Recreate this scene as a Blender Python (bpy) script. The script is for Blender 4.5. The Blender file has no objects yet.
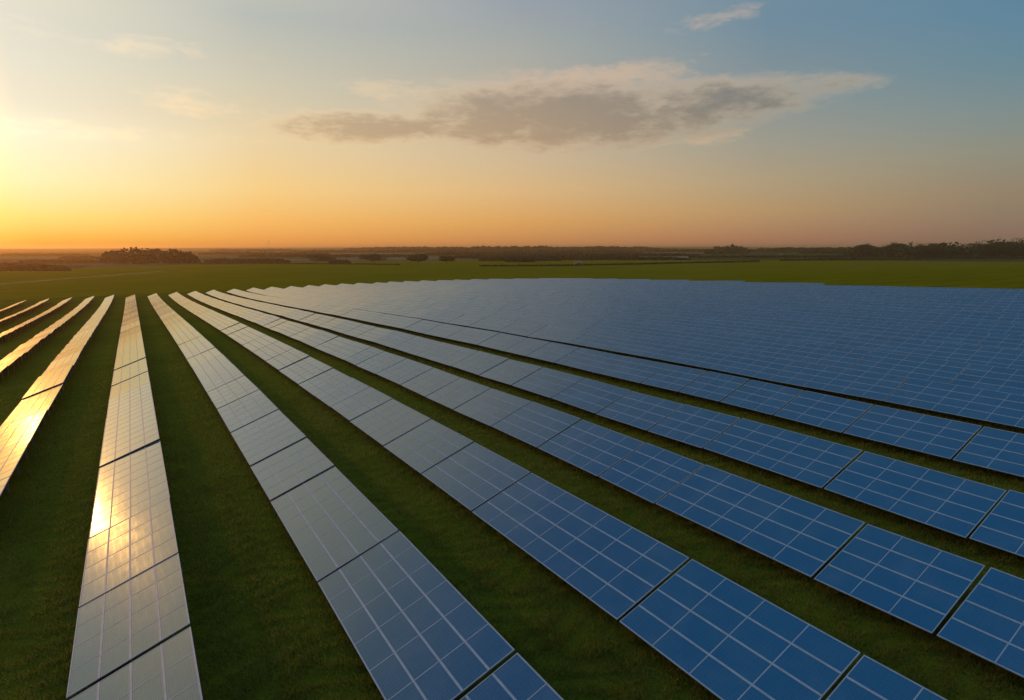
import bpy, bmesh, math, random
import numpy as np
from mathutils import Vector, Matrix, Euler

random.seed(7)
rng = np.random.default_rng(11)
R = math.radians
scene = bpy.context.scene
COL = scene.collection

# ------------------------------------------------------------------ camera, sky, sun, exposure
S = 14.5                       # metres per fitting unit
CAMH = 15.05                   # height of the eye above the ground below it
FPX, YAW = 611.0, R(31.77)
PITCH = math.atan((350 - 247) / FPX)
cam_d = bpy.data.cameras.new('camera')
cam = bpy.data.objects.new('camera', cam_d); COL.objects.link(cam)
cam.location = (0, 0, CAMH)
cam.rotation_euler = (R(90) - PITCH, 0, -YAW)
cam_d.sensor_fit = 'HORIZONTAL'; cam_d.sensor_width = 36
cam_d.lens = 36 * FPX / 1024
cam_d.clip_start = 0.5; cam_d.clip_end = 120000
scene.camera = cam

SUN_AZ, SUN_EL = R(-15.0), R(8.5)       # azimuth from +Y towards +X
sun_dir = Vector((math.sin(SUN_AZ) * math.cos(SUN_EL), math.cos(SUN_AZ) * math.cos(SUN_EL), math.sin(SUN_EL)))
sl = bpy.data.lights.new('sun', 'SUN'); sl.energy = 1.0; sl.angle = R(1.0); sl.color = (1.0, 0.44, 0.09)
so = bpy.data.objects.new('sun', sl); COL.objects.link(so)
so.rotation_euler = (-sun_dir).to_track_quat('-Z', 'Y').to_euler()
so.location = (-30, 80, 60)

SKY_STRENGTH = 0.08
scene.view_settings.view_transform = 'Standard'
scene.view_settings.look = 'None'
scene.view_settings.exposure = 0.0
scene.view_settings.gamma = 1.0
scene.view_settings.use_curve_mapping = False
scene.render.engine = 'CYCLES'
scene.cycles.use_denoising = True
scene.cycles.max_bounces = 6
scene.cycles.volume_bounces = 1
scene.cycles.sample_clamp_indirect = 6
scene.cycles.sample_clamp_direct = 0


class NT:
    """small helper to write node trees as expressions"""
    def __init__(self, tree):
        self.t = tree; self.n = tree.nodes; self.l = tree.links

    def put(self, sock, v):
        if v is None: return
        if isinstance(v, bpy.types.NodeSocket): self.l.new(v, sock)
        elif isinstance(v, (tuple, list)) and len(v) == 3 and sock.type == 'RGBA': sock.default_value = (*v, 1)
        else: sock.default_value = v

    def m(self, op, a, b=None, c=None, clamp=False):
        n = self.n.new('ShaderNodeMath'); n.operation = op; n.use_clamp = clamp
        for s, v in zip(n.inputs, (a, b, c)): self.put(s, v)
        return n.outputs[0]

    def vm(self, op, a, b=None, out=0):
        n = self.n.new('ShaderNodeVectorMath'); n.operation = op
        self.put(n.inputs[0], a); self.put(n.inputs[1], b)
        return n.outputs[out]

    def mix(self, f, a, b, mode='MIX'):
        n = self.n.new('ShaderNodeMix'); n.data_type = 'RGBA'; n.blend_type = mode
        self.put(n.inputs[0], f); self.put(n.inputs[6], a); self.put(n.inputs[7], b)
        return n.outputs[2]

    def noise(self, vec, scale, detail=4, rough=0.55, dist=0.0, out=0):
        n = self.n.new('ShaderNodeTexNoise')
        self.put(n.inputs['Vector'], vec); n.inputs['Scale'].default_value = scale
        n.inputs['Detail'].default_value = detail; n.inputs['Roughness'].default_value = rough
        n.inputs['Distortion'].default_value = dist
        return n.outputs[out]

    def map(self, v, a, b, c=0.0, d=1.0, smooth=True):
        n = self.n.new('ShaderNodeMapRange'); n.interpolation_type = 'SMOOTHSTEP' if smooth else 'LINEAR'
        self.put(n.inputs[0], v)
        for i, x in enumerate((a, b, c, d)): self.put(n.inputs[1 + i], x)
        return n.outputs[0]

    def ramp(self, f, stops):
        n = self.n.new('ShaderNodeValToRGB'); e = n.color_ramp.elements
        while len(e) > 1: e.remove(e[-1])
        e[0].position = stops[0][0]; e[0].color = (*stops[0][1], 1)
        for p, c in stops[1:]:
            k = e.new(p); k.color = (*c, 1)
        self.put(n.inputs[0], f)
        return n.outputs[0]

    def comb(self, x, y, z):
        n = self.n.new('ShaderNodeCombineXYZ')
        for s, v in zip(n.inputs, (x, y, z)): self.put(s, v)
        return n.outputs[0]

    def sep(self, v):
        n = self.n.new('ShaderNodeSeparateXYZ'); self.put(n.inputs[0], v)
        return n.outputs


def pix_dir(x, y):
    """azimuth and elevation (degrees) of a measured sight line"""
    a, b = (x - 512) / FPX, (350 - y) / FPX
    cp, sp = math.cos(PITCH), math.sin(PITCH)
    fy, uz = cp + b * sp, -sp + b * cp
    c, s = math.cos(YAW), math.sin(YAW)
    v = Vector((a * c + fy * s, -a * s + fy * c, uz)).normalized()
    return math.degrees(math.atan2(v.x, v.y)), math.degrees(math.asin(v.z))


world = bpy.data.worlds.new('World'); scene.world = world
world.use_nodes = True
w = NT(world.node_tree)
for n in list(w.n): w.n.remove(n)
sky = w.n.new('ShaderNodeTexSky'); sky.sky_type = 'NISHITA'; sky.sun_disc = False
sky.sun_elevation = SUN_EL; sky.sun_rotation = SUN_AZ
sky.altitude = 100; sky.air_density = 1.3; sky.dust_density = 2.0; sky.ozone_density = 1.6
tc = w.n.new('ShaderNodeTexCoord')
d = w.vm('NORMALIZE', tc.outputs['Generated'])
dx, dy, dz = w.sep(d)
az = w.m('MULTIPLY', w.m('ARCTAN2', dx, dy), 180 / math.pi)
el = w.m('MULTIPLY', w.m('ARCSINE', dz), 180 / math.pi)
# clouds: a few stretched banks at fixed bearings, edges broken up by noise
cv = w.comb(w.m('MULTIPLY', az, 0.35), w.m('MULTIPLY', el, 1.0), 0.0)
n1 = w.noise(cv, 0.55, 6, 0.62, 0.35)
n2 = w.noise(cv, 1.7, 5, 0.6, 0.2)
n3 = w.noise(cv, 4.5, 4, 0.6, 0.1)
nn = w.m('ADD', w.m('MULTIPLY', w.m('SUBTRACT', n3, 0.5), 0.35), w.m('ADD', w.m('MULTIPLY', w.m('SUBTRACT', n1, 0.5), 2.0), w.m('MULTIPLY', w.m('SUBTRACT', n2, 0.5), 1.1)))


def bank(x, y, rx, ry, skew=0.0, amp=1.0):
    a0, e0 = pix_dir(x, y)
    hx, hy = rx / 11.0, ry / 10.6
    u = w.m('DIVIDE', w.m('SUBTRACT', az, a0), hx)
    vv = w.m('SUBTRACT', w.m('SUBTRACT', el, e0), w.m('MULTIPLY', w.m('SUBTRACT', az, a0), skew))
    vv = w.m('DIVIDE', vv, hy)
    r2 = w.m('ADD', w.m('MULTIPLY', u, u), w.m('MULTIPLY', vv, vv))
    return w.m('MULTIPLY', w.m('SUBTRACT', 1.0, r2), amp)


dens = None
for b_ in [(560, 112, 195, 38, 0.00, 1.6), (700, 104, 130, 24, 0.05, 1.4), (780, 93, 88, 12, 0.06, 1.0), (370, 127, 110, 17, 0.03, 1.3),
           (640, 140, 110, 9, 0.07, 0.6)]:
    k = bank(*b_)
    dens = k if dens is None else w.m('MAXIMUM', dens, k)
dn = w.m('ADD', dens, nn)
cloud = w.map(dn, -0.1, 1.2)
thick = w.map(w.m('SUBTRACT', dn, w.m('MULTIPLY', w.m('SUBTRACT', el, 10.2), 0.16)), 0.0, 1.3)
wisp = None
for b_ in [(610, 74, 95, 15, 0.05, 0.75), (395, 90, 60, 11, 0.0, 0.7), (716, 18, 52, 10, 0.1, 0.55), (110, 41, 140, 10, 0.0, 0.45), (205, 104, 62, 14, -0.05, 0.6),
           (190, 135, 70, 5, -0.02, 0.35), (40, 128, 90, 9, 0.0, 0.6), (690, 140, 70, 8, 0.06, .5)]:
    k = bank(*b_)
    wisp = k if wisp is None else w.m('MAXIMUM', wisp, k)
wm = w.m('MULTIPLY', w.map(w.m('ADD', wisp, nn), 0.1, 1.0), 0.9)
# evening gradient: colours by elevation at five bearings from the sun, blended round the horizon, over the Nishita sky


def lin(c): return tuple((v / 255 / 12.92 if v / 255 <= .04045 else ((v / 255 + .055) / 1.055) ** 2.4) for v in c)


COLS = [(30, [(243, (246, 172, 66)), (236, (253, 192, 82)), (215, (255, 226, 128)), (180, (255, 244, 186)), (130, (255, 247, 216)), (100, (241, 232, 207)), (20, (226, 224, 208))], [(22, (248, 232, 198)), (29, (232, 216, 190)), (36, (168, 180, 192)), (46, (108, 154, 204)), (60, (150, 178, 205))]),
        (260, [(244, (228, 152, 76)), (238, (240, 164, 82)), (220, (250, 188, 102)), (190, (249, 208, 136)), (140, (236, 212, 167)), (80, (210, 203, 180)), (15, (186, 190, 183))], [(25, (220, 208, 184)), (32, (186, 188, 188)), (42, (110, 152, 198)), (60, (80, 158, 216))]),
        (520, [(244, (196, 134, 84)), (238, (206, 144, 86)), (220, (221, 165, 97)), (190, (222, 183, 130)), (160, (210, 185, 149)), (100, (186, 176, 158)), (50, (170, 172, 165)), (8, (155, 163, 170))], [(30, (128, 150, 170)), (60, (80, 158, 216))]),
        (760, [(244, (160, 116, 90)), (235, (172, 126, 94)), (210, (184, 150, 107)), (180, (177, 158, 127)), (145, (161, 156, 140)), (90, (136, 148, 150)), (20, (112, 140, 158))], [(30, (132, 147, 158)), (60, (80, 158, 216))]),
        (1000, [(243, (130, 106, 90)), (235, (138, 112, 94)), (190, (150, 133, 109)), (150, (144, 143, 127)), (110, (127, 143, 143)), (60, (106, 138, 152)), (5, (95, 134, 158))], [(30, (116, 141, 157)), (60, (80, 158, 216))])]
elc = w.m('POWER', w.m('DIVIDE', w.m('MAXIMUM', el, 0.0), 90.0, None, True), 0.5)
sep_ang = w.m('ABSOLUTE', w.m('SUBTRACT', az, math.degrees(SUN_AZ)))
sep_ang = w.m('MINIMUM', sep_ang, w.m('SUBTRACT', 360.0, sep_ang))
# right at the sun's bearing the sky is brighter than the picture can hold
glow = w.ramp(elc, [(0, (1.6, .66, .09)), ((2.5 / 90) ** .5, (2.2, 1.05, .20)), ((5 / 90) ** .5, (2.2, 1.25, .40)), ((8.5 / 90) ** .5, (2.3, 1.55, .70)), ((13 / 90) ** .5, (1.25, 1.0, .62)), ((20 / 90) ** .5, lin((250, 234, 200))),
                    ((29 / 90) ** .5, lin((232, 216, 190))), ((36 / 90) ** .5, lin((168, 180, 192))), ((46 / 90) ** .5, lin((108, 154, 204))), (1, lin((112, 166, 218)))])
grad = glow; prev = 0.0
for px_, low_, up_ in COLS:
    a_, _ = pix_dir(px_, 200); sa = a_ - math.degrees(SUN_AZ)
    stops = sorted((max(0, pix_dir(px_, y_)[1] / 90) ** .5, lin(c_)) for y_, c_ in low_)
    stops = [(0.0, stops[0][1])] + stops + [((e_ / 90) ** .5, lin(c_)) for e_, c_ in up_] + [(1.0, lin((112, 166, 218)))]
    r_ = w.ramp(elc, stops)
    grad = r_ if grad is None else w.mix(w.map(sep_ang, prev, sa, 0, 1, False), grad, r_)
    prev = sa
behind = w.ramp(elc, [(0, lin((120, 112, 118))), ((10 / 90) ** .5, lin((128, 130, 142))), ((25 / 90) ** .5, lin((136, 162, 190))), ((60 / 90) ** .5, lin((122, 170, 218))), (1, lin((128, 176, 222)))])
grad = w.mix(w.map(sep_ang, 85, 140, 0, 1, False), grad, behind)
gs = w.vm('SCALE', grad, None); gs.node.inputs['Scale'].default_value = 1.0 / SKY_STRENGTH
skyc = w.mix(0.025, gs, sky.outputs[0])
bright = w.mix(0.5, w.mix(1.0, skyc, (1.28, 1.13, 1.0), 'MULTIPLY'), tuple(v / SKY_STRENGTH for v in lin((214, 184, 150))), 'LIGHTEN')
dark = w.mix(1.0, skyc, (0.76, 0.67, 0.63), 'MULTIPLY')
cc = w.mix(thick, bright, dark)
c1 = w.mix(wm, skyc, bright)
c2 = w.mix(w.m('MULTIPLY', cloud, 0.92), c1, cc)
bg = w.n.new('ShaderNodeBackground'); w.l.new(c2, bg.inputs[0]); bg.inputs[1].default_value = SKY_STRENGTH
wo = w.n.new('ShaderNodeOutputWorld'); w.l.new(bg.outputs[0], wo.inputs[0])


# ------------------------------------------------------------------ helpers
def tag(o, label=None, cat=None, group=None, kind=None):
    if label: o['label'] = label
    if cat: o['category'] = cat
    if group: o['group'] = group
    if kind: o['kind'] = kind
    return o


def empty(name, loc=(0, 0, 0)):
    o = bpy.data.objects.new(name, None); COL.objects.link(o); o.location = loc
    o.empty_display_size = 0.3
    return o


class MB:
    """collects boxes and loose faces; build() links them as one mesh object"""
    def __init__(self): self.v = []; self.f = []; self.mi = []

    def box(self, x0, x1, y0, y1, z0, z1, M=None, mi=0):
        b = len(self.v)
        for p in ((x0, y0, z0), (x1, y0, z0), (x1, y1, z0), (x0, y1, z0), (x0, y0, z1), (x1, y0, z1), (x1, y1, z1), (x0, y1, z1)):
            p = Vector(p)
            self.v.append(tuple(M @ p if M else p))
        for f in ((3, 2, 1, 0), (4, 5, 6, 7), (0, 1, 5, 4), (1, 2, 6, 5), (2, 3, 7, 6), (3, 0, 4, 7)):
            self.f.append(tuple(b + i for i in f)); self.mi.append(mi)
        return self

    def face(self, pts, mi=0):
        b = len(self.v); self.v += [tuple(p) for p in pts]; self.f.append(tuple(range(b, b + len(pts)))); self.mi.append(mi)
        return self

    def mesh(self, name, mats):
        me = bpy.data.meshes.new(name); me.from_pydata(self.v, [], self.f)
        for m in (mats if isinstance(mats, (list, tuple)) else [mats]): me.materials.append(m)
        me.polygons.foreach_set('material_index', self.mi)
        me.update()
        return me

    def build(self, name, mats, parent=None):
        return link(name, self.mesh(name, mats), parent)


def link(name, me, parent=None, loc=None, rot=None):
    o = bpy.data.objects.new(name, me); COL.objects.link(o)
    if parent: o.parent = parent
    if loc: o.location = loc
    if rot: o.rotation_euler = rot
    return o


def np_mesh(name, V, F, mat, smooth=False):
    """mesh from arrays; F is (n,3) or (n,4)"""
    me = bpy.data.meshes.new(name)
    V = np.ascontiguousarray(V, dtype=np.float32); F = np.ascontiguousarray(F, dtype=np.int32)
    n, k = F.shape
    me.vertices.add(len(V)); me.vertices.foreach_set('co', V.ravel())
    me.loops.add(n * k); me.loops.foreach_set('vertex_index', F.ravel())
    me.polygons.add(n); me.polygons.foreach_set('loop_start', np.arange(n, dtype=np.int32) * k)
    me.polygons.foreach_set('loop_total', np.full(n, k, dtype=np.int32))
    me.polygons.foreach_set('use_smooth', np.full(n, bool(smooth)))
    me.update(calc_edges=True); me.validate()
    me.materials.append(mat)
    return me


def material(name):
    m = bpy.data.materials.new(name); m.use_nodes = True
    t = NT(m.node_tree); p = t.n['Principled BSDF']
    return m, t, p


def put(p, t, **kw):
    names = dict(base='Base Color', rough='Roughness', metal='Metallic', ior='IOR', normal='Normal', coat='Coat Weight', coat_rough='Coat Roughness',
                 spec='Specular IOR Level', sheen='Sheen Weight', trans='Transmission Weight')
    for k, v in kw.items(): t.put(p.inputs[names[k]], v)


def bump(t, h, strength, dist=0.05):
    b = t.n.new('ShaderNodeBump'); b.inputs['Strength'].default_value = strength; b.inputs['Distance'].default_value = dist
    t.l.new(h, b.inputs['Height']); return b.outputs[0]


# ------------------------------------------------------------------ terrain
def low_edge(X, Y):
    """height (fitting units) of the tables' low edge over the plan position, relative to the eye"""
    X = np.asarray(X, float); Y = np.asarray(Y, float)
    A = .55 * np.tanh(X / 9); g = np.clip(1 - .0247 * Y, .3, 1.0); Yc = np.clip(Y, 0, 25)
    return -1 + A * g + (-.0007 * Yc - .0028515 * Yc**2 + .0000764 * Yc**3)


def hills(x, y):
    """gentle rises of the far land, metres"""
    r = np.hypot(x, y); a = np.degrees(np.arctan2(x, y))
    h = np.zeros_like(r)
    for a0, da, r0, dr, hh in [(31, 11, 3600, 900, 17), (44, 8, 4200, 900, 14), (20, 8, 5200, 900, 12), (58, 9, 2600, 700, 9), (69, 8, 1900, 420, 10), (8, 12, 6500, 1400, 9), (-10, 14, 7000, 1500, 8),
                               (50, 16, 9000, 2500, 20), (20, 20, 12000, 2500, 20), (80, 10, 4000, 1500, 16)]:
        h = h + hh * np.exp(-((a - a0) / da)**2 - ((r - r0) / dr)**2)
    return h


def ground_z(x, y):
    x = np.asarray(x, float); y = np.asarray(y, float)
    z = (low_edge(x / S, y / S) - .038) * S + CAMH
    r = np.hypot(x, y)
    z = z + 0.05 * np.sin(x * .31 + 1.7 * np.sin(y * .05)) * np.sin(y * .23)
    return z + hills(x, y)


def gz(x, y): return float(ground_z(x, y))


def make_ground():
    def axis(lo, hi, near, step, far):
        a = np.arange(lo, hi + .01, step)
        s = step; out = []; p = hi
        while p < far: s *= 1.10; p += s; out.append(p)
        right = np.array(out)
        out = []; p = lo; s = step
        while p > -far: s *= 1.10; p -= s; out.append(p)
        return np.concatenate([np.array(out)[::-1], a, right])
    xs = axis(-60, 230, 0, 2.0, 32000); ys = axis(-20, 400, 0, 2.5, 32000)
    X, Y = np.meshgrid(xs, ys)
    Z = ground_z(X, Y)
    V = np.stack([X, Y, Z], -1).reshape(-1, 3)
    nx, ny = len(xs), len(ys)
    i = (np.arange(ny - 1)[:, None] * nx + np.arange(nx - 1)[None]).ravel()
    F = np.stack([i, i + 1, i + nx + 1, i + nx], -1)
    m, t, p = material('ground')
    geo = t.n.new('ShaderNodeNewGeometry'); pos = geo.outputs['Position']
    px, py, pz = t.sep(pos)
    r = t.vm('LENGTH', t.comb(px, py, 0.0), None, 1)
    # home meadow
    big = t.noise(pos, 0.045, 3, 0.5)
    mid = t.noise(pos, 0.35, 4, 0.6)
    fine = t.noise(pos, 5.0, 5, 0.7)
    streak = t.noise(t.vm('MULTIPLY', pos, (0.9, 6.0, 1.0)), 1.1, 4, 0.65)
    g = t.mix(t.map(mid, .3, .7), (0.100, 0.096, 0.006), (0.150, 0.128, 0.009))
    g = t.mix(t.map(big, .35, .68), g, (0.074, 0.088, 0.005))
    g = t.mix(t.map(fine, .42, .72), g, (0.115, 0.105, 0.012))
    g = t.mix(t.m('MULTIPLY', t.map(streak, .45, .3), .55), g, (0.022, 0.038, 0.008))
    # outer crop field: brighter, with drilling lines
    crop = t.mix(t.map(t.noise(pos, 0.012, 3, .6), .35, .7), (0.170, 0.136, 0.003), (0.205, 0.152, 0.004))
    crop = t.mix(t.map(t.noise(t.vm('MULTIPLY', pos, (0.02, 0.3, 1)), 1.0, 3, .6), .4, .62), crop, (0.135, 0.110, 0.003))
    # patchwork of far fields
    vor = t.n.new('ShaderNodeTexVoronoi'); vor.inputs['Scale'].default_value = 0.0019
    wv = t.vm('ADD', pos, t.vm('SCALE', t.noise(pos, 0.0012, 2, .5, 0, 1), None)); wv.node.inputs[0]
    t.l.new(t.vm('MULTIPLY', pos, (0.7, 1.5, 1)), vor.inputs['Vector'])
    vr = t.sep(vor.outputs['Color'])
    farc = t.ramp(vr[0], [(0, (0.045, 0.060, 0.014)), (.3, (0.11, 0.085, 0.04)), (.5, (0.075, 0.09, 0.02)), (.7, (0.14, 0.11, 0.06)), (.85, (0.05, 0.045, 0.02)), (1, (0.09, 0.10, 0.03))])
    farc.node.color_ramp.interpolation = 'CONSTANT'
    # distance at which the home field ends differs with bearing (field boundary)
    c = t.mix(t.map(t.m('ADD', py, t.m('MULTIPLY', px, 0.15)), 362, 372), g, crop)
    east = t.map(t.m('SUBTRACT', px, t.m('MULTIPLY', py, 0.22)), 132, 140)
    c = t.mix(east, c, crop)
    edge = t.m('ADD', 900.0, t.m('MULTIPLY', px, 0.22))
    c = t.mix(t.map(t.m('SUBTRACT', r, edge), -6, 6), c, farc)
    put(p, t, base=c, rough=0.95, spec=0.0, normal=bump(t, t.m('ADD', fine, t.m('MULTIPLY', streak, 1.5)), 0.9, 0.10))
    o = link('ground', np_mesh('ground', V, F, m, True)); tag(o, kind='structure')
    return o


make_ground()

# ------------------------------------------------------------------ materials of the array
def mat_panel():
    m, t, p = material('solar_glass')
    uv = t.n.new('ShaderNodeTexCoord').outputs['Object']
    geo = t.n.new('ShaderNodeNewGeometry')
    oi = t.n.new('ShaderNodeObjectInfo')
    x, y, z = t.sep(uv)
    # busbars: fine pale wires along the row, cell joints across it
    fx = t.m('FRACT', t.m('MULTIPLY', x, 1 / 0.0787))
    bus = t.map(t.m('ABSOLUTE', t.m('SUBTRACT', fx, .5)), 0.0, 0.07, 1, 0)
    fx2 = t.m('FRACT', t.m('MULTIPLY', x, 1 / 0.1574)); fy2 = t.m('FRACT', t.m('MULTIPLY', y, 1 / 0.164))
    cell = t.m('MINIMUM', t.map(t.m('ABSOLUTE', t.m('SUBTRACT', fx2, .5)), .5, .465, 0, 1), t.map(t.m('ABSOLUTE', t.m('SUBTRACT', fy2, .5)), .5, .465, 0, 1))
    rv = geo.outputs['Random Per Island']
    tone = t.mix(rv, (0.001, 0.009, 0.026), (0.002, 0.020, 0.052))
    grain = t.noise(t.vm('MULTIPLY', geo.outputs['Position'], (3.0, 1.0, 1.0)), 5.0, 3, .6)
    tone = t.mix(t.map(grain, .35, .65, 0, .55), tone, (0.001, 0.010, 0.028))
    c = t.mix(t.m('MULTIPLY', t.m('SUBTRACT', 1, cell), .75), tone, (0.012, 0.055, 0.11))
    c = t.mix(t.m('MULTIPLY', bus, .45), c, (0.14, 0.22, 0.30))
    dust = t.noise(geo.outputs['Position'], 0.6, 5, .65)
    c = t.mix(t.map(dust, .4, .85, 0.0, .11), c, (0.30, 0.27, 0.22))
    smear = t.noise(t.vm('MULTIPLY', uv, (6.0, .5, 1.0)), 1.0, 4, .6)
    rgh = t.m('ADD', t.map(dust, .3, .75, .09, .13), t.map(smear, .35, .7, 0, .03))
    t.put(p.inputs['Specular Tint'], t.mix(t.m('ADD', t.m('MULTIPLY', rv, .7), t.map(grain, .3, .7, 0, .3)), t.mix(t.m('MULTIPLY', bus, .6), (0.34, 0.62, 0.78), (0.72, 0.85, 0.95)), t.mix(t.m('MULTIPLY', bus, .6), (0.50, 0.78, 0.94), (0.82, 0.93, 1.0))))
    put(p, t, base=c, rough=rgh, ior=2.3, coat=.10, coat_rough=t.map(dust, .3, .75, .32, .42), normal=bump(t, t.noise(geo.outputs['Position'], 1.1, 2, .5), .05, .02))
    return m


def mat_simple(name, col, rough, metal=0.0, var=0.25, scale=3.0, spec=.5):
    m, t, p = material(name)
    geo = t.n.new('ShaderNodeNewGeometry')
    n = t.noise(geo.outputs['Position'], scale, 4, .6)
    c2 = tuple(v * (1 - var) for v in col)
    put(p, t, base=t.mix(t.map(n, .3, .7), col, c2), rough=rough, metal=metal, spec=spec)
    return m


M_GLASS = mat_panel()
M_ALU = mat_simple('frame_aluminium', (0.33, 0.36, 0.40), .6, 0.2, .2, 3.0, .25)
M_STEEL = mat_simple('galvanised_steel', (0.30, 0.30, 0.29), .5, .6, .3)
M_BACK = mat_simple('panel_backsheet', (0.16, 0.16, 0.17), .8)

# ------------------------------------------------------------------ solar tables
TAU = R(20.44); WID = .2783 * S; MW = WID / 4; ML = 1.67; LOW = .038 * S
ct, st = math.cos(TAU), math.sin(TAU)
TILT = Matrix.Translation((0, 0, LOW)) @ Matrix.Rotation(-TAU, 4, 'Y')


def frame_mb(n, mi=0):
    """aluminium frames round each module: rails along the row are wider than those across"""
    b = MB(); L = n * ML
    for i in range(5):
        x = i * MW; hw = .024 if i in (0, 4) else .038
        xc = min(max(x, hw), WID - hw)
        b.box(xc - hw, xc + hw, 0, L, -.035, .008, TILT, mi)
    for j in range(n + 1):
        hw = .018 if j in (0, n) else .021
        yc = min(max(j * ML, hw), L - hw)
        for i in range(4):
            b.box(i * MW + .045, (i + 1) * MW - .045, yc - hw, yc + hw, -.033, .0055, TILT, mi)
    return b


def module_mesh():
    b = MB()
    b.box(.0, MW - .064, 0, ML - .04, -.028, 0, None, 0)
    me = b.mesh('solar_module', [M_GLASS, M_BACK])
    me.polygons[0].material_index = 1
    return me


MOD = module_mesh()
FRAME = {}; PURL = {}; FARM = {}; RAF = None; POSTF = POSTR = None


def panel_one_mesh(n):
    """whole table in one mesh for tables too small to show their parts"""
    b = frame_mb(n, 1)
    for i in range(4):
        for j in range(n):
            b.box(i * MW + .032, (i + 1) * MW - .032, j * ML + .02, (j + 1) * ML - .02, -.028, 0, TILT, 0)
    for j in post_ys(n):
        b.box(.95, 1.04, j - .05, j + .05, -.2, LOW + 1.0 * st - .10, None, 2)
        b.box(WID * ct - .60, WID * ct - .51, j - .05, j + .05, -.2, LOW + (WID - .6) * st - .10, None, 2)
    return b


def post_ys(n):
    L = n * ML
    k = max(2, round(L / 4.2))
    return [L * (i + .5) / k for i in range(k)]


def get(n):
    global RAF, POSTF, POSTR
    if n not in FRAME:
        FRAME[n] = frame_mb(n).mesh('module_frame', M_ALU)
        PURL[n] = [MB().box(x - .03, x + .03, .03, n * ML - .03, -.095, -.037, TILT).mesh('purlin', M_STEEL) for x in (.6, WID / 2, WID - .6)]
        FARM[n] = panel_one_mesh(n).mesh('solar_table', [M_GLASS, M_ALU, M_STEEL])
    if RAF is None:
        RAF = MB().box(.2, WID - .2, -.04, .04, -.175, -.096, TILT).mesh('rafter', M_STEEL)
        POSTF = MB().box(-.045, .045, -.05, .05, -.25, LOW + 1.0 * st - .18).mesh('post', M_STEEL)
        POSTR = MB().box(-.045, .045, -.05, .05, -.25, LOW + (WID - .56) * st - .18).mesh('post', M_STEEL)
    return FRAME[n]


# row positions (plan, fitting units) and joints read off the photograph, in pixels on the low edge
ROWX = {-5: -3.012, -4: -2.454, -3: -1.884, -2: -1.311, -1: -.779, 0: -.212, 1: .392, 2: .984, 3: 1.544, 4: 2.105, 5: 2.754, 6: 3.385}
for k in range(7, 26): ROWX[k] = 3.385 + .611 * (k - 6)
JOINTS = {0: [327.6, 370, 386, 419, 467, 539.4, 608.6, 699.4],
          1: [326.6, 340, 352, 368, 379, 409.5, 432.4, 466, 500.5, 582.4],
          2: [361, 370, 384, 395.6, 407, 421, 445.6, 473.5, 511, 621],
          3: [360, 365, 374, 385, 396.3, 409, 426.5, 448, 476.4, 503, 578, 636],
          4: [375, 385.4, 398.3, 413, 430, 448.5, 489, 538],
          5: [345, 351, 356, 362.5, 373, 383, 392, 402, 415, 432, 459],
          -1: [378, 431, 470], -2: [340, 362]}


def y_on_row(k, ypx):
    """where along row k its low edge is sighted at picture height ypx"""
    x = ROWX[k]
    ys = np.concatenate([np.linspace(-.3, 6, 4000), np.linspace(6, 26, 4000)])
    z = low_edge(x, ys)
    c, s_ = math.cos(YAW), math.sin(YAW)
    fwd = x * s_ + ys * c
    dd = fwd * math.cos(PITCH) - z * math.sin(PITCH); u = fwd * math.sin(PITCH) + z * math.cos(PITCH)
    yp = 350 - FPX * u / np.where(dd > .05, dd, np.nan)
    i = np.nanargmin(np.abs(yp - ypx))
    return float(ys[i]) * S


def row_far(k):
    """far end of row k, metres: the field's own outline"""
    x = ROWX[k] * S
    if x <= 131: return 336 + .06 * min(x, 30) + (0 if x < 60 else -(x - 60) * .12) + (6 if k < 0 else 0)
    return float(np.interp(x, [131, 172, 200, 215], [330, 312, 272, 262]))


def row_near(k):
    x = ROWX[k] * S
    if k <= -1: return {-1: 34, -2: 84, -3: 130, -4: 175, -5: 230}[k]
    right = float(np.interp(x, [135, 139, 146, 161, 200, 215], [0, 46, 89, 141, 268, 300])) if x > 135 else 0
    return max(right, {0: 16, 1: 8, 2: 4}.get(k, max(2.0, x * math.tan(R(90 - 73.5)) - 9)))


TABLES = []   # dict(row, y0, n, scale, area)
for k in ROWX:
    far = row_far(k); near = row_near(k)
    if far - near < 6: continue
    jy = sorted(y_on_row(k, q) for q in JOINTS.get(k, []))
    jy = [j for j in jy if near - 30 < j < far - 3]
    edges = list(jy)
    rr = random.Random(k * 31 + 5)
    if not edges: edges = [near]
    while edges[0] > near + 1: edges.insert(0, edges[0] - (rr.choice([4, 5, 6, 6]) * ML + .14))
    while edges[-1] < far - 4:
        step = rr.choice([4, 5, 5, 6]) * ML + .14
        if edges[-1] + step > far - 3: step = far - edges[-1]
        edges.append(edges[-1] + step)
    fixed = [edges[0]]
    for e in edges[1:]:
        if e - fixed[-1] > 3.0: fixed.append(e)
    fin = [fixed[0]]
    for e in fixed[1:]:
        L = e - fin[-1]
        parts = max(1, math.ceil(L / 15.5))
        a0 = fin[-1]
        for i in range(parts): fin.append(a0 + L * (i + 1) / parts)
    for a, b in zip(fin, fin[1:]):
        L = b - a; gap = .20 if k in (0, 1) else .13 if k < 6 else .07
        n = max(2, round((L - gap) / ML))
        TABLES.append(dict(row=k, y0=a, y1=b, n=n, s=(L - gap) / (n * ML), gap=gap))


def proj(x, y, z):
    c, s_ = math.cos(YAW), math.sin(YAW)
    z = z - CAMH
    X = x * c - y * s_; F = x * s_ + y * c
    dd = F * math.cos(PITCH) - z * math.sin(PITCH); u = F * math.sin(PITCH) + z * math.cos(PITCH)
    return (512 + FPX * X / dd, 350 - FPX * u / dd, dd) if dd > .5 else None


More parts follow.
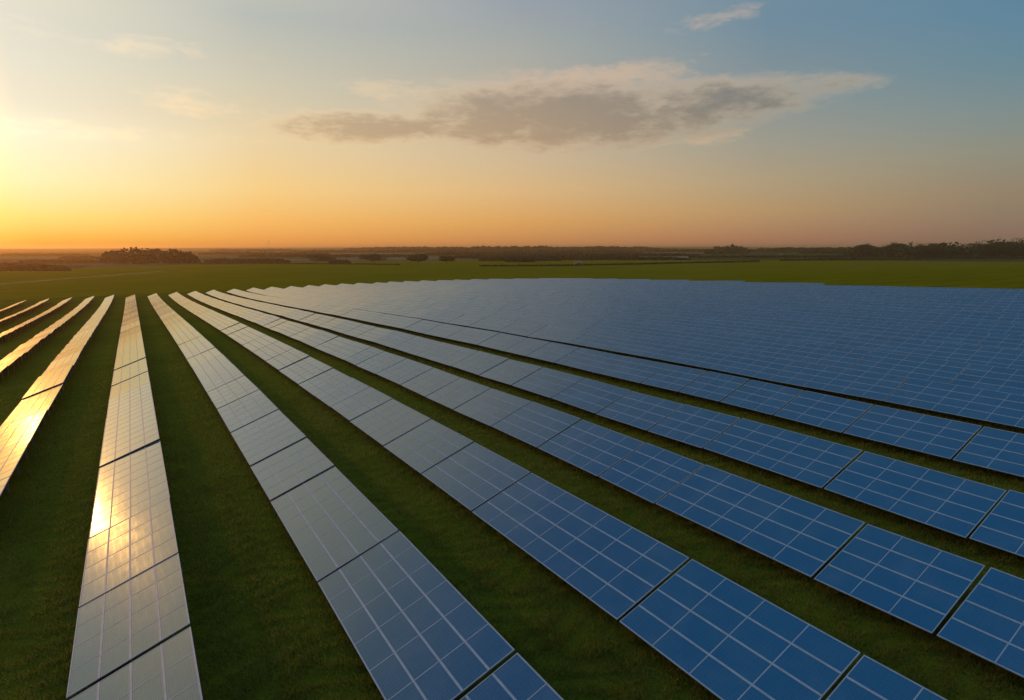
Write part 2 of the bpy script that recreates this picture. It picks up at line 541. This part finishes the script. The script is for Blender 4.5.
def clip_area(P):
    def clip(P, f):
        out = []
        for i in range(len(P)):
            a, b = P[i - 1], P[i]; fa, fb = f(a), f(b)
            if fa * fb < 0:
                t = fa / (fa - fb); out.append((a[0] + t * (b[0] - a[0]), a[1] + t * (b[1] - a[1])))
            if fb >= 0: out.append(b)
        return out
    for f in (lambda p: p[0], lambda p: 1024 - p[0], lambda p: p[1], lambda p: 700 - p[1]):
        P = clip(P, f)
        if not P: return 0
    return abs(sum(P[i - 1][0] * P[i][1] - P[i][0] * P[i - 1][1] for i in range(len(P)))) / 2


for T in TABLES:
    x = ROWX[T['row']] * S; q = []
    T['x'] = x; T['z'] = gz(x, T['y0'])
    T['pitch'] = math.atan2(gz(x, T['y1']) - T['z'], T['y1'] - T['y0'])
    if T['row'] < 0:
        mid = gz(x, (T['y0'] + T['y1']) / 2)
        T['pitch'] += R(1.9) * min(1, max(0, (T['y0'] - 75) / 80))
        T['z'] = mid - math.tan(T['pitch']) * (T['y1'] - T['y0']) / 2
    for yy in (T['y0'], T['y1']):
        z0 = gz(x, yy) + LOW
        a, b = proj(x, yy, z0), proj(x + WID * ct, yy, z0 + WID * st)
        q.append((a, b))
    pts = [q[0][0], q[0][1], q[1][1], q[1][0]]
    T['area'] = clip_area([p[:2] for p in pts]) if all(pts) else 0
    T['c'] = (sum(p[0] for p in pts) / 4, sum(p[1] for p in pts) / 4) if all(pts) else (0, 0)

TABLES = [T for T in TABLES if T['area'] > 0]
order = sorted(TABLES, key=lambda T: -T['area'])
for i, T in enumerate(order): T['rank'] = i
print('tables in view', len(TABLES), 'smallest single', order[min(299, len(order) - 1)]['area'])

ONES = ['', 'first', 'second', 'third', 'fourth', 'fifth', 'sixth', 'seventh', 'eighth', 'ninth', 'tenth', 'eleventh', 'twelfth', 'thirteenth', 'fourteenth', 'fifteenth',
        'sixteenth', 'seventeenth', 'eighteenth', 'nineteenth']
TENS = {2: ('twentieth', 'twenty'), 3: ('thirtieth', 'thirty'), 4: ('fortieth', 'forty'), 5: ('fiftieth', 'fifty')}


def ordinal(n):
    if n < 20: return ONES[n]
    return TENS[n // 10][0] if n % 10 == 0 else TENS[n // 10][1] + '-' + ONES[n % 10]


def row_phrase(k):
    if k == 0: return 'leftmost row meeting the bottom edge'
    if k in (1, 2): return ONES[k + 1] + ' row meeting the bottom edge'
    if k < 0:
        return ('lowest row' if k == -1 else ONES[-k] + ' lowest row') + ' cut by the left edge'
    return ('lowest row' if k == 3 else ONES[k - 2] + ' lowest row') + ' cut by the right edge'


def look(T):
    x, y = T['c']; k = T['row']
    if k == 0: return 'beige reflecting' if y > 520 else 'golden reflecting'
    if k < 0: return 'golden reflecting'
    if k == 1 and y < 330 or k == 2 and y < 310: return 'golden-cream'
    s = x + (y - 300) * .9
    return 'pale cream-grey' if s < 370 else 'grey-blue' if s < 560 else 'blue'


# lean added to two tables to set their sun glint: (row, span) -> extra lean along and across the row, degrees
SPANS = {0: [(440, 522)], -1: [(360, 425)]}
GLINT = {(0, 0): (0, 1.0), (-1, 0): (0, .5)}
SMALL_FROM = 110      # tables past this rank are too small to show their parts
MOD_UP_TO = 34        # modules as parts of their own
GROUP = 'solar tables standing in long parallel rows'
by_row = {}
for T in TABLES: by_row.setdefault(T['row'], []).append(T)
rest = []
for k in sorted(by_row):
    ts = sorted(by_row[k], key=lambda T: T['y0'])
    for idx, T in enumerate(ts):
        n = T['n']; get(n)
        if T['rank'] >= 298:
            rest.append(T); continue
        rr = random.Random(int(T['y0'] * 100) + k)
        gl = GLINT.get((k, next((q for q, (a_, b_) in enumerate(SPANS.get(k, [])) if a_ <= T['c'][1] < b_), None)), (0, 0))
        rot = Euler((T['pitch'] + R(gl[0]) + R(rr.uniform(-.4, .4) * (.4 if k >= 5 else 1)), R(rr.uniform(-.5, .5) * (.4 if k in (0, -1) or k >= 5 else 1) + gl[1]), 0))
        loc = (T['x'], T['y0'] + T['gap'] / 2, T['z'])
        lab = f"{look(T)} solar table, {ordinal(idx + 1)} from near end, {row_phrase(k)}"
        if T['rank'] < SMALL_FROM:
            root = empty('solar_table', loc); 
            link('module_frame', FRAME[n], root)
            if T['rank'] < MOD_UP_TO:
                for i in range(4):
                    for j in range(n):
                        mo = link('solar_module', MOD, root)
                        mo.matrix_basis = TILT @ Matrix.Translation((i * MW + .032, j * ML + .02, 0))
            else:
                if ('g', n) not in FARM:
                    b = MB()
                    for i in range(4):
                        for j in range(n):
                            b.box(i * MW + .032, (i + 1) * MW - .032, j * ML + .02, (j + 1) * ML - .02, -.028, 0, TILT, 0)
                    FARM[('g', n)] = b.mesh('solar_glass', [M_GLASS])
                link('solar_glass', FARM[('g', n)], root)
            for me in PURL[n]: link('purlin', me, root)
            for py in post_ys(n):
                link('rafter', RAF, root, (0, py, 0))
                link('post', POSTF, root, (1.0, py, 0)); link('post', POSTR, root, (WID * ct - .56, py, 0))
        else:
            root = link('solar_table', FARM[n]); root.location = loc
        root.rotation_euler = rot; root.scale = (1, T['s'], 1)
        T['obj'] = root
        tag(root, lab, 'solar table', GROUP)

# the tables beyond those: one mass
V, F, MI = [], [], []; base = 0
for T in rest:
    me = FARM[T['n']]
    v = np.empty(len(me.vertices) * 3, np.float32); me.vertices.foreach_get('co', v); v = v.reshape(-1, 3)
    f = np.empty(len(me.loops), np.int32); me.loops.foreach_get('vertex_index', f); f = f.reshape(-1, 4)
    mi = np.empty(len(me.polygons), np.int32); me.polygons.foreach_get('material_index', mi)
    M = Matrix.Translation((T['x'], T['y0'] + T['gap'] / 2, T['z'])) @ Euler((T['pitch'], 0, 0)).to_matrix().to_4x4() @ Matrix.Diagonal((1, T['s'], 1, 1))
    A = np.array(M)
    V.append(v @ A[:3, :3].T + A[:3, 3]); F.append(f + base); MI.append(mi); base += len(v)
if rest:
    me = np_mesh('far_solar_tables', np.concatenate(V), np.concatenate(F), M_GLASS)
    me.materials.append(M_ALU); me.materials.append(M_STEEL)
    me.polygons.foreach_set('material_index', np.concatenate(MI)); me.update()
    o = link('far_solar_tables', me)
    tag(o, 'distant sea of small blue solar tables merging towards the far field edge', 'solar tables', None, 'stuff')

# ------------------------------------------------------------------ grass of the near lanes
def make_grass():
    N = 1150000
    r = 17 * np.exp(rng.random(N) * math.log(115 / 17)); a = R(-16) + rng.random(N) * R(96)
    x = r * np.sin(a); y = r * np.cos(a)
    keep = np.ones(N, bool)
    for k in ROWX:
        x0 = ROWX[k] * S
        keep &= ~((x > x0 + 1.6) & (x < x0 + WID * ct - .1))
    clump = np.sin(x * 2.1 + 3 * np.sin(y * 1.3)) * np.sin(y * 2.7 + 2 * np.sin(x * 1.1))
    keep &= rng.random(N) < (.62 + .38 * clump) * np.clip((118 - r) / 70, 0, 1)
    x, y, r, clump = x[keep], y[keep], r[keep], clump[keep]
    n = len(x)
    z = ground_z(x, y)
    h = (.06 + .17 * rng.random(n) ** 2) * (1 + .3 * clump); wd = .011 + r * .0004 * (0.6 + .8 * rng.random(n))
    th = rng.random(n) * 2 * np.pi; lean = .35 + .7 * rng.random(n); lt = rng.random(n) * 2 * np.pi
    bx, by = np.cos(th) * wd, np.sin(th) * wd
    tx, ty = np.cos(lt) * lean * h, np.sin(lt) * lean * h
    V = np.empty((n, 3, 3), np.float32)
    V[:, 0] = np.stack([x - bx, y - by, z - .02], -1)
    V[:, 1] = np.stack([x + bx, y + by, z - .02], -1)
    V[:, 2] = np.stack([x + tx, y + ty, z + h], -1)
    m, t, p = material('grass_blades')
    geo = t.n.new('ShaderNodeNewGeometry')
    ri = geo.outputs['Random Per Island']
    c = t.ramp(ri, [(0, (0.115, 0.126, 0.011)), (.45, (0.200, 0.205, 0.018)), (.85, (0.25, 0.235, 0.026)), (1, (0.26, 0.22, 0.05))])
    big = t.noise(geo.outputs['Position'], 0.28, 3, .5)
    c = t.mix(t.map(big, .35, .7, 0, .5), c, (0.092, 0.094, 0.010))
    put(p, t, base=c, rough=.6, spec=.25)
    tr = t.n.new('ShaderNodeBsdfTranslucent'); t.l.new(c, tr.inputs[0])
    mx = t.n.new('ShaderNodeMixShader'); mx.inputs[0].default_value = .5
    t.l.new(p.outputs[0], mx.inputs[1]); t.l.new(tr.outputs[0], mx.inputs[2])
    t.l.new(mx.outputs[0], t.n['Material Output'].inputs[0])
    o = link('grass', np_mesh('grass', V.reshape(-1, 3), np.arange(n * 3).reshape(-1, 3), m))
    tag(o, 'short dark green pasture grass growing in the lanes between the rows', 'grass', None, 'stuff')


make_grass()

# ------------------------------------------------------------------ far land: woods, trees, hedges, buildings
def ground_at_pixel(x, y):
    """point of the ground on a measured sight line"""
    a, b = (x - 512) / FPX, (350 - y) / FPX
    cp, sp = math.cos(PITCH), math.sin(PITCH)
    fy, uz = cp + b * sp, -sp + b * cp
    c, s_ = math.cos(YAW), math.sin(YAW)
    v = np.array([a * c + fy * s_, -a * s_ + fy * c, uz]); v /= np.linalg.norm(v)
    t = np.geomspace(20, 25000, 30000)
    zz = CAMH + v[2] * t - ground_z(v[0] * t, v[1] * t)
    i = int(np.argmax(zz < 0)) if (zz < 0).any() else len(t) - 1
    return v[0] * t[i], v[1] * t[i], float(ground_z(v[0] * t[i], v[1] * t[i])), t[i]


def leaf_cloud(blobs, n_per, size, seed):
    """many small leaf faces spread through lumpy ellipsoids: list of (centre, radii)"""
    g = np.random.default_rng(seed); Vs = []
    for (c, rad) in blobs:
        n = int(n_per)
        d = g.normal(size=(n, 3)); d /= np.linalg.norm(d, axis=1)[:, None]
        lump = 1 + .16 * np.sin(d[:, 0] * 5 + c[0]) * np.sin(d[:, 1] * 6 + c[1]) + .12 * np.sin(d[:, 2] * 7 + c[0] * .7)
        rr = (.55 + .45 * g.random(n) ** .4) * lump
        P = np.array(c) + d * rr[:, None] * np.array(rad)
        a = g.normal(size=(n, 3)); a /= np.linalg.norm(a, axis=1)[:, None]
        b = np.cross(a, g.normal(size=(n, 3))); b /= np.linalg.norm(b, axis=1)[:, None]
        s = size * (.5 + g.random(n))[:, None]
        Vs.append(np.stack([P - a * s - b * s * .6, P + a * s - b * s * .6, P + a * s * .8 + b * s * .7, P - a * s * .8 + b * s * .7], 1))
    V = np.concatenate(Vs).reshape(-1, 3)
    return V, np.arange(len(V)).reshape(-1, 4)


def mat_leaf(name, c1, c2):
    m, t, p = material(name)
    geo = t.n.new('ShaderNodeNewGeometry')
    c = t.mix(geo.outputs['Random Per Island'], c1, c2)
    put(p, t, base=c, rough=.8, spec=.15)
    return m


M_LEAF = mat_leaf('winter_foliage', (0.030, 0.034, 0.012), (0.070, 0.062, 0.028))
M_LEAFG = mat_leaf('dark_foliage', (0.026, 0.040, 0.012), (0.055, 0.070, 0.020))
M_BARK = mat_simple('bark', (0.07, 0.05, 0.035), .9, 0, .4)


def tree(px, py, hpx, wpx, label, group=None, seed=0, mat=None, name='tree'):
    x, y, z, t = ground_at_pixel(px, py)
    dist = t
    H = hpx * dist / FPX * .95; W = wpx * dist / FPX * .95
    g = random.Random(seed)
    root = empty(name, (x, y, z))
    tb = MB(); seg = 7
    hts = [0, H * .3, H * .62]; rd = [H * .028, H * .021, H * .010]
    for i in range(2):
        for j in range(seg):
            a0, a1 = 2 * math.pi * j / seg, 2 * math.pi * (j + 1) / seg
            tb.face([(math.cos(a0) * rd[i], math.sin(a0) * rd[i], hts[i]), (math.cos(a1) * rd[i], math.sin(a1) * rd[i], hts[i]),
                     (math.cos(a1) * rd[i + 1], math.sin(a1) * rd[i + 1], hts[i + 1]), (math.cos(a0) * rd[i + 1], math.sin(a0) * rd[i + 1], hts[i + 1])])
    for q in range(4):
        a = g.uniform(0, 6.28); hz = H * g.uniform(.28, .5)
        e = Vector((math.cos(a) * W * .3, math.sin(a) * W * .3, hz + H * .22)); s = Vector((0, 0, hz)); r0 = H * .010
        u = (e - s).normalized().orthogonal() * r0; v = (e - s).normalized().cross(u)
        for f0, f1 in ((u, v), (v, -u), (-u, -v), (-v, u)): tb.face([s + f0, s + f1, e + f1 * .4, e + f0 * .4])
    tb.build('trunk', M_BARK, root)
    blobs = [((0, 0, H * .60), (W * .36, W * .36, H * .38))]
    for q in range(8):
        a = g.uniform(0, 6.28); rr = W * g.uniform(.18, .34)
        blobs.append(((math.cos(a) * rr, math.sin(a) * rr, H * g.uniform(.38, .78)), (W * g.uniform(.16, .24), W * g.uniform(.16, .24), H * g.uniform(.14, .2))))
    V, F = leaf_cloud(blobs, 700, max(H * .021, .25), seed)
    link('crown', np_mesh('crown', V, F, mat or M_LEAF), root)
    tag(root, label, 'tree', group)
    return root


def wood(name, pts, seed, label, mat=None, density=1.0, cat='wood', depth=1.0):
    """far-off wood reading as one mass; pts = (px, base py, height px) along it"""
    g = random.Random(seed); blobs = []; dist_m = 0
    pts = sorted(pts)
    for (x0, y0, h0), (x1, y1, h1) in zip(pts, pts[1:]):
        A = ground_at_pixel(x0, y0); B = ground_at_pixel(x1, y1)
        dist = (A[3] + B[3]) / 2; dist_m = dist
        H = (h0 + h1) / 2 * dist / FPX
        L = math.hypot(B[0] - A[0], B[1] - A[1])
        k = max(2, int(L / (H * .55) * density))
        for i in range(k):
            t = (i + g.random()) / k
            hh = ((h0 + (h1 - h0) * t) * dist / FPX) * g.uniform(.72, 1.02)
            off = g.uniform(0, H * 1.6 * depth)
            x = A[0] + (B[0] - A[0]) * t; y = A[1] + (B[1] - A[1]) * t
            rr = math.hypot(x, y); x += x / rr * off; y += y / rr * off
            z = gz(x, y)
            rw = hh * g.uniform(.36, .52)
            blobs.append(((x, y, z + hh * .56), (rw, rw, hh * .46)))
            blobs.append(((x + g.uniform(-1, 1) * rw, y, z + hh * .28), (rw * 1.1, rw * 1.1, hh * .30)))
    size = max(.5, dist_m / FPX * .85)
    V, F = leaf_cloud(blobs, 150, size, seed)
    o = link(name, np_mesh(name, V, F, mat or M_LEAF))
    tag(o, label, cat, None, 'stuff')
    return o


wood('copse', [(107, 263.5, 9), (115, 263.8, 13), (135, 263.8, 13), (155, 263.8, 15), (172, 263.8, 14), (186, 263.8, 12), (197, 263.8, 7)], 1,
     'dense brown copse standing alone on the hazy field at left', M_LEAF, 1.5)
def far_woods(name, belts, seed, label, mat):
    """belts of far-off trees merging into one mass: (x0, x1, base y, height px)"""
    g = random.Random(seed); blobs = {}
    for (x0, x1, yb, hp) in belts:
        k = max(3, int((x1 - x0) / max(1.0, hp * .45)))
        for i in range(k):
            px = x0 + (x1 - x0) * (i + g.random()) / k
            f = min(1, min(px - x0, x1 - px) / (.12 * (x1 - x0) + 2) * .6 + .4)
            x, y, z, t = ground_at_pixel(px, yb + g.uniform(-.25, .25))
            hh = hp * f * t / FPX * g.uniform(.6, 1.05); rw = hh * g.uniform(.5, .9)
            blobs.setdefault(round(t / 300), []).append(((x, y, z + hh * .45), (rw, rw, hh * .55)))
    Vs, Fs, base = [], [], 0
    for q, bl in blobs.items():
        V, F = leaf_cloud(bl, 110, max(.6, q * 300 / FPX * .8), seed + q)
        Vs.append(V); Fs.append(F + base); base += len(V)
    o = link(name, np_mesh(name, np.concatenate(Vs), np.concatenate(Fs), mat))
    tag(o, label, 'woods', None, 'stuff')


far_woods('distant_woods', [(345, 650, 250.0, 2.6), (400, 470, 250.6, 3.2), (460, 560, 251.0, 4.6), (560, 660, 250.4, 3.4), (590, 625, 250.8, 4.4), (380, 520, 252.6, 2.6), (500, 640, 253.2, 2.8),
                            (420, 600, 255.2, 2.6), (540, 700, 256.0, 2.4), (440, 640, 258.4, 3.0), (480, 560, 260.8, 4.0), (560, 690, 260.0, 2.4), (505, 535, 262.0, 6.0), (640, 720, 252.0, 2.2)], 3,
          'brown wooded low hill and thickets along the middle of the horizon', M_LEAF)
far_woods('distant_woods', [(205, 290, 262.6, 3.4), (240, 420, 257.0, 2.0), (200, 330, 254.5, 1.6), (330, 350, 263.0, 3.0), (210, 300, 251.5, 1.4), (300, 420, 252.6, 2.0)], 4,
          'faint hazy tree belts right of the lone copse', M_LEAF)
far_woods('distant_woods', [(0, 70, 270.8, 4.0), (-10, 50, 266.5, 2.2), (20, 100, 262.5, 1.8), (0, 90, 256.0, 1.2), (60, 105, 259.0, 1.6)], 8, 'low scrub strips veiled by golden haze at the left edge', M_LEAF)
far_woods('distant_woods', [(704, 748, 254.0, 7.5), (720, 745, 253.8, 8.0), (745, 860, 252.0, 3.4), (760, 900, 250.8, 2.4), (800, 900, 253.5, 4.0), (690, 860, 257.6, 1.6), (860, 960, 254.5, 7.5)], 6,
          'dark flat-topped wood and thin tree belts left of the tall right-hand trees', M_LEAFG)
far_woods('distant_woods', [(880, 960, 257.2, 12), (930, 1000, 257.4, 12), (985, 1045, 257.6, 14), (845, 900, 256.6, 8)], 7, 'grey-green woodland edge at the right end of the horizon', M_LEAFG)

for i, (px, py, h, wd, lab) in enumerate([
        (317, 263.5, 9.5, 34, 'round-headed dark tree clump standing alone right of the lone copse'),
        (374, 263, 10, 30, 'wide low dome-shaped tree between the two squarer dark trees'),
        (418, 264.5, 12, 26, 'square bushy dark tree at the left end of the thicket strip'),
        (447, 263.5, 9, 18, 'small brown tree just right of the square bushy dark tree'),
        (866, 257, 12, 20, 'small rounded tree leading the woodland edge at right'),
        (893, 257, 13, 22, 'mid-sized tree just left of the tallest right-hand crowns'),
        (925, 257.5, 12.5, 26, 'broad tree standing between the right-hand woodland crowns'),
        (985, 258, 15, 40, 'tall spreading tree rising above the right-hand woodland'),
        (1018, 258, 16, 36, 'tall tree cut by the right edge of the photo')]):
    tree(px, py, h, wd, lab, 'trees along the far field boundary', 40 + i, M_LEAFG if px > 800 else M_LEAF)


def hedge(pts, hpx, label, seed, mat=M_LEAFG):
    g = random.Random(seed); blobs = []
    for (x0, y0), (x1, y1) in zip(pts, pts[1:]):
        A = ground_at_pixel(x0, y0); B = ground_at_pixel(x1, y1)
        H = hpx * (A[3] + B[3]) / 2 / FPX
        L = math.hypot(B[0] - A[0], B[1] - A[1]); k = max(3, int(L / (H * 1.3)))
        for i in range(k):
            t = (i + g.random() * .5) / k
            x = A[0] + (B[0] - A[0]) * t; y = A[1] + (B[1] - A[1]) * t; hh = H * g.uniform(.7, 1.15)
            blobs.append(((x, y, gz(x, y) + hh * .45), (H * .9, H * .9, hh * .55)))
    V, F = leaf_cloud(blobs, 46, H * .22, seed)
    o = link('hedge', np_mesh('hedge', V, F, mat))
    tag(o, label, 'hedge')


hedge([(480, 266.5), (560, 266), (640, 264.5), (700, 263), (760, 262)], 1.6, 'thin dark hedge crossing the green field behind the panels', 61)
hedge([(780, 260.8), (860, 260), (940, 259.2), (1030, 258.6)], 1.8, 'straight dark hedge ending the bright green field at right', 62)
hedge([(200, 264.3), (300, 264), (400, 265)], 1.2, 'low hedge under the round dark trees right of the copse', 63)

M_WALL = mat_simple('pale_wall', (0.46, 0.27, 0.15), .8, 0, .15, .3)
M_ROOF = mat_simple('pale_sheet_roof', (0.34, 0.20, 0.12), .8, 0, .2, .3, .1)
M_DOOR = mat_simple('dark_door', (0.08, 0.07, 0.06), .7)


def building(px, py, wpx, hpx, name, label, cat, roofmat=M_ROOF):
    x, y, z, t = ground_at_pixel(px, py)
    L = wpx * t / FPX * .9; H = hpx * t / FPX; D = max(6, L * .4)
    root = empty(name, (x, y, z - .2)); root.rotation_euler = (0, 0, -math.atan2(x, y) + R(8))
    h = H * .6
    b = MB(); b.box(-L / 2, L / 2, -D / 2, D / 2, 0, h)
    b.face([(-L / 2, -D / 2, h), (-L / 2, D / 2, h), (-L / 2, 0, H - .1)]).face([(L / 2, -D / 2, h), (L / 2, D / 2, h), (L / 2, 0, H - .1)])
    b.build('wall', M_WALL, root)
    rf = MB(); e = .4
    for sgn in (-1, 1):
        a = [(-L / 2 - e, sgn * (D / 2 + e), h - .25), (L / 2 + e, sgn * (D / 2 + e), h - .25), (L / 2 + e, 0, H), (-L / 2 - e, 0, H)]
        rf.face(a); rf.face([(p[0], p[1], p[2] + .2) for p in a])
    rf.build('roof', roofmat, root)
    MB().box(-L * .12, L * .12, -D / 2 - .08, -D / 2 - .01, 0, h * .8).build('door', M_DOOR, root)
    tag(root, label, cat)


building(676, 259.6, 24, 3.0, 'barn', 'long pale barn with a shallow roof on the far fields', 'barn')
building(578, 264.5, 9, 3.0, 'shed', 'small pale shed by the thicket strip behind the green field', 'shed')
building(781, 257.2, 4, 3.0, 'cottage', 'tiny whitish cottage below the long thin tree belt', 'house')
building(878, 256, 4, 4.5, 'cottage', 'tiny grey cottage between the right-hand trees', 'house')


def mast(px, py, hpx, label):
    x, y, z, t = ground_at_pixel(px, py)
    H = hpx * t / FPX
    root = empty('mast', (x, y, z))
    b = MB(); s = H * .009
    for sx in (-1, 1):
        for sy in (-1, 1):
            b.face([(sx * s, sy * s, 0), (sx * s + s * .4, sy * s, 0), (sx * s * .2 + s * .3, sy * s * .2, H), (sx * s * .2, sy * s * .2, H)])
    b.build('lattice', M_STEEL, root)
    MB().box(-s * .8, s * .8, -s * .8, s * .8, H * .88, H * .97).build('antenna', M_STEEL, root)
    tag(root, label, 'mast')


mast(270, 262, 20, 'thin lattice mast rising through the haze above the horizon')

# farm track on the left
def track():
    pts = [(-30, 287), (0, 284), (40, 281), (90, 277), (135, 273.5), (165, 271)]
    W3 = [ground_at_pixel(*p) for p in pts]
    V, F = [], []
    P = []
    for a, b in zip(W3, W3[1:]):
        for i in range(20):
            t = i / 20; P.append((a[0] + (b[0] - a[0]) * t, a[1] + (b[1] - a[1]) * t))
    for i, (x, y) in enumerate(P):
        q = P[min(i + 1, len(P) - 1)]; o = P[max(i - 1, 0)]
        dx, dy = q[0] - o[0], q[1] - o[1]; l = math.hypot(dx, dy) or 1
        for s in (-1, 1):
            X, Y = x - dy / l * s * 2.2, y + dx / l * s * 2.2
            V.append((X, Y, gz(X, Y) + .12))
        if i: F.append((2 * i - 2, 2 * i, 2 * i + 1, 2 * i - 1))
    m = mat_simple('track_dirt', (0.20, 0.17, 0.09), .95, 0, .3, .5)
    o = link('farm_track', np_mesh('farm_track', np.array(V), np.array(F), m)); tag(o, kind='structure')


track()

# ------------------------------------------------------------------ haze
mh = bpy.data.materials.new('haze'); mh.use_nodes = True
h = NT(mh.node_tree)
for n in list(h.n): h.n.remove(n)
pv = h.n.new('ShaderNodeVolumePrincipled')
pv.inputs['Color'].default_value = (0.98, 0.64, 0.34, 1); pv.inputs['Density'].default_value = 1.35e-4
pv.inputs['Anisotropy'].default_value = 0.70
ho = h.n.new('ShaderNodeOutputMaterial'); h.l.new(pv.outputs[0], ho.inputs['Volume'])
xs = 42000
hz = MB().box(-xs, xs, -xs, xs, -26, CAMH + 16).build('haze', mh)
tag(hz, 'warm evening haze lying over the whole plain', 'haze', None, 'stuff')
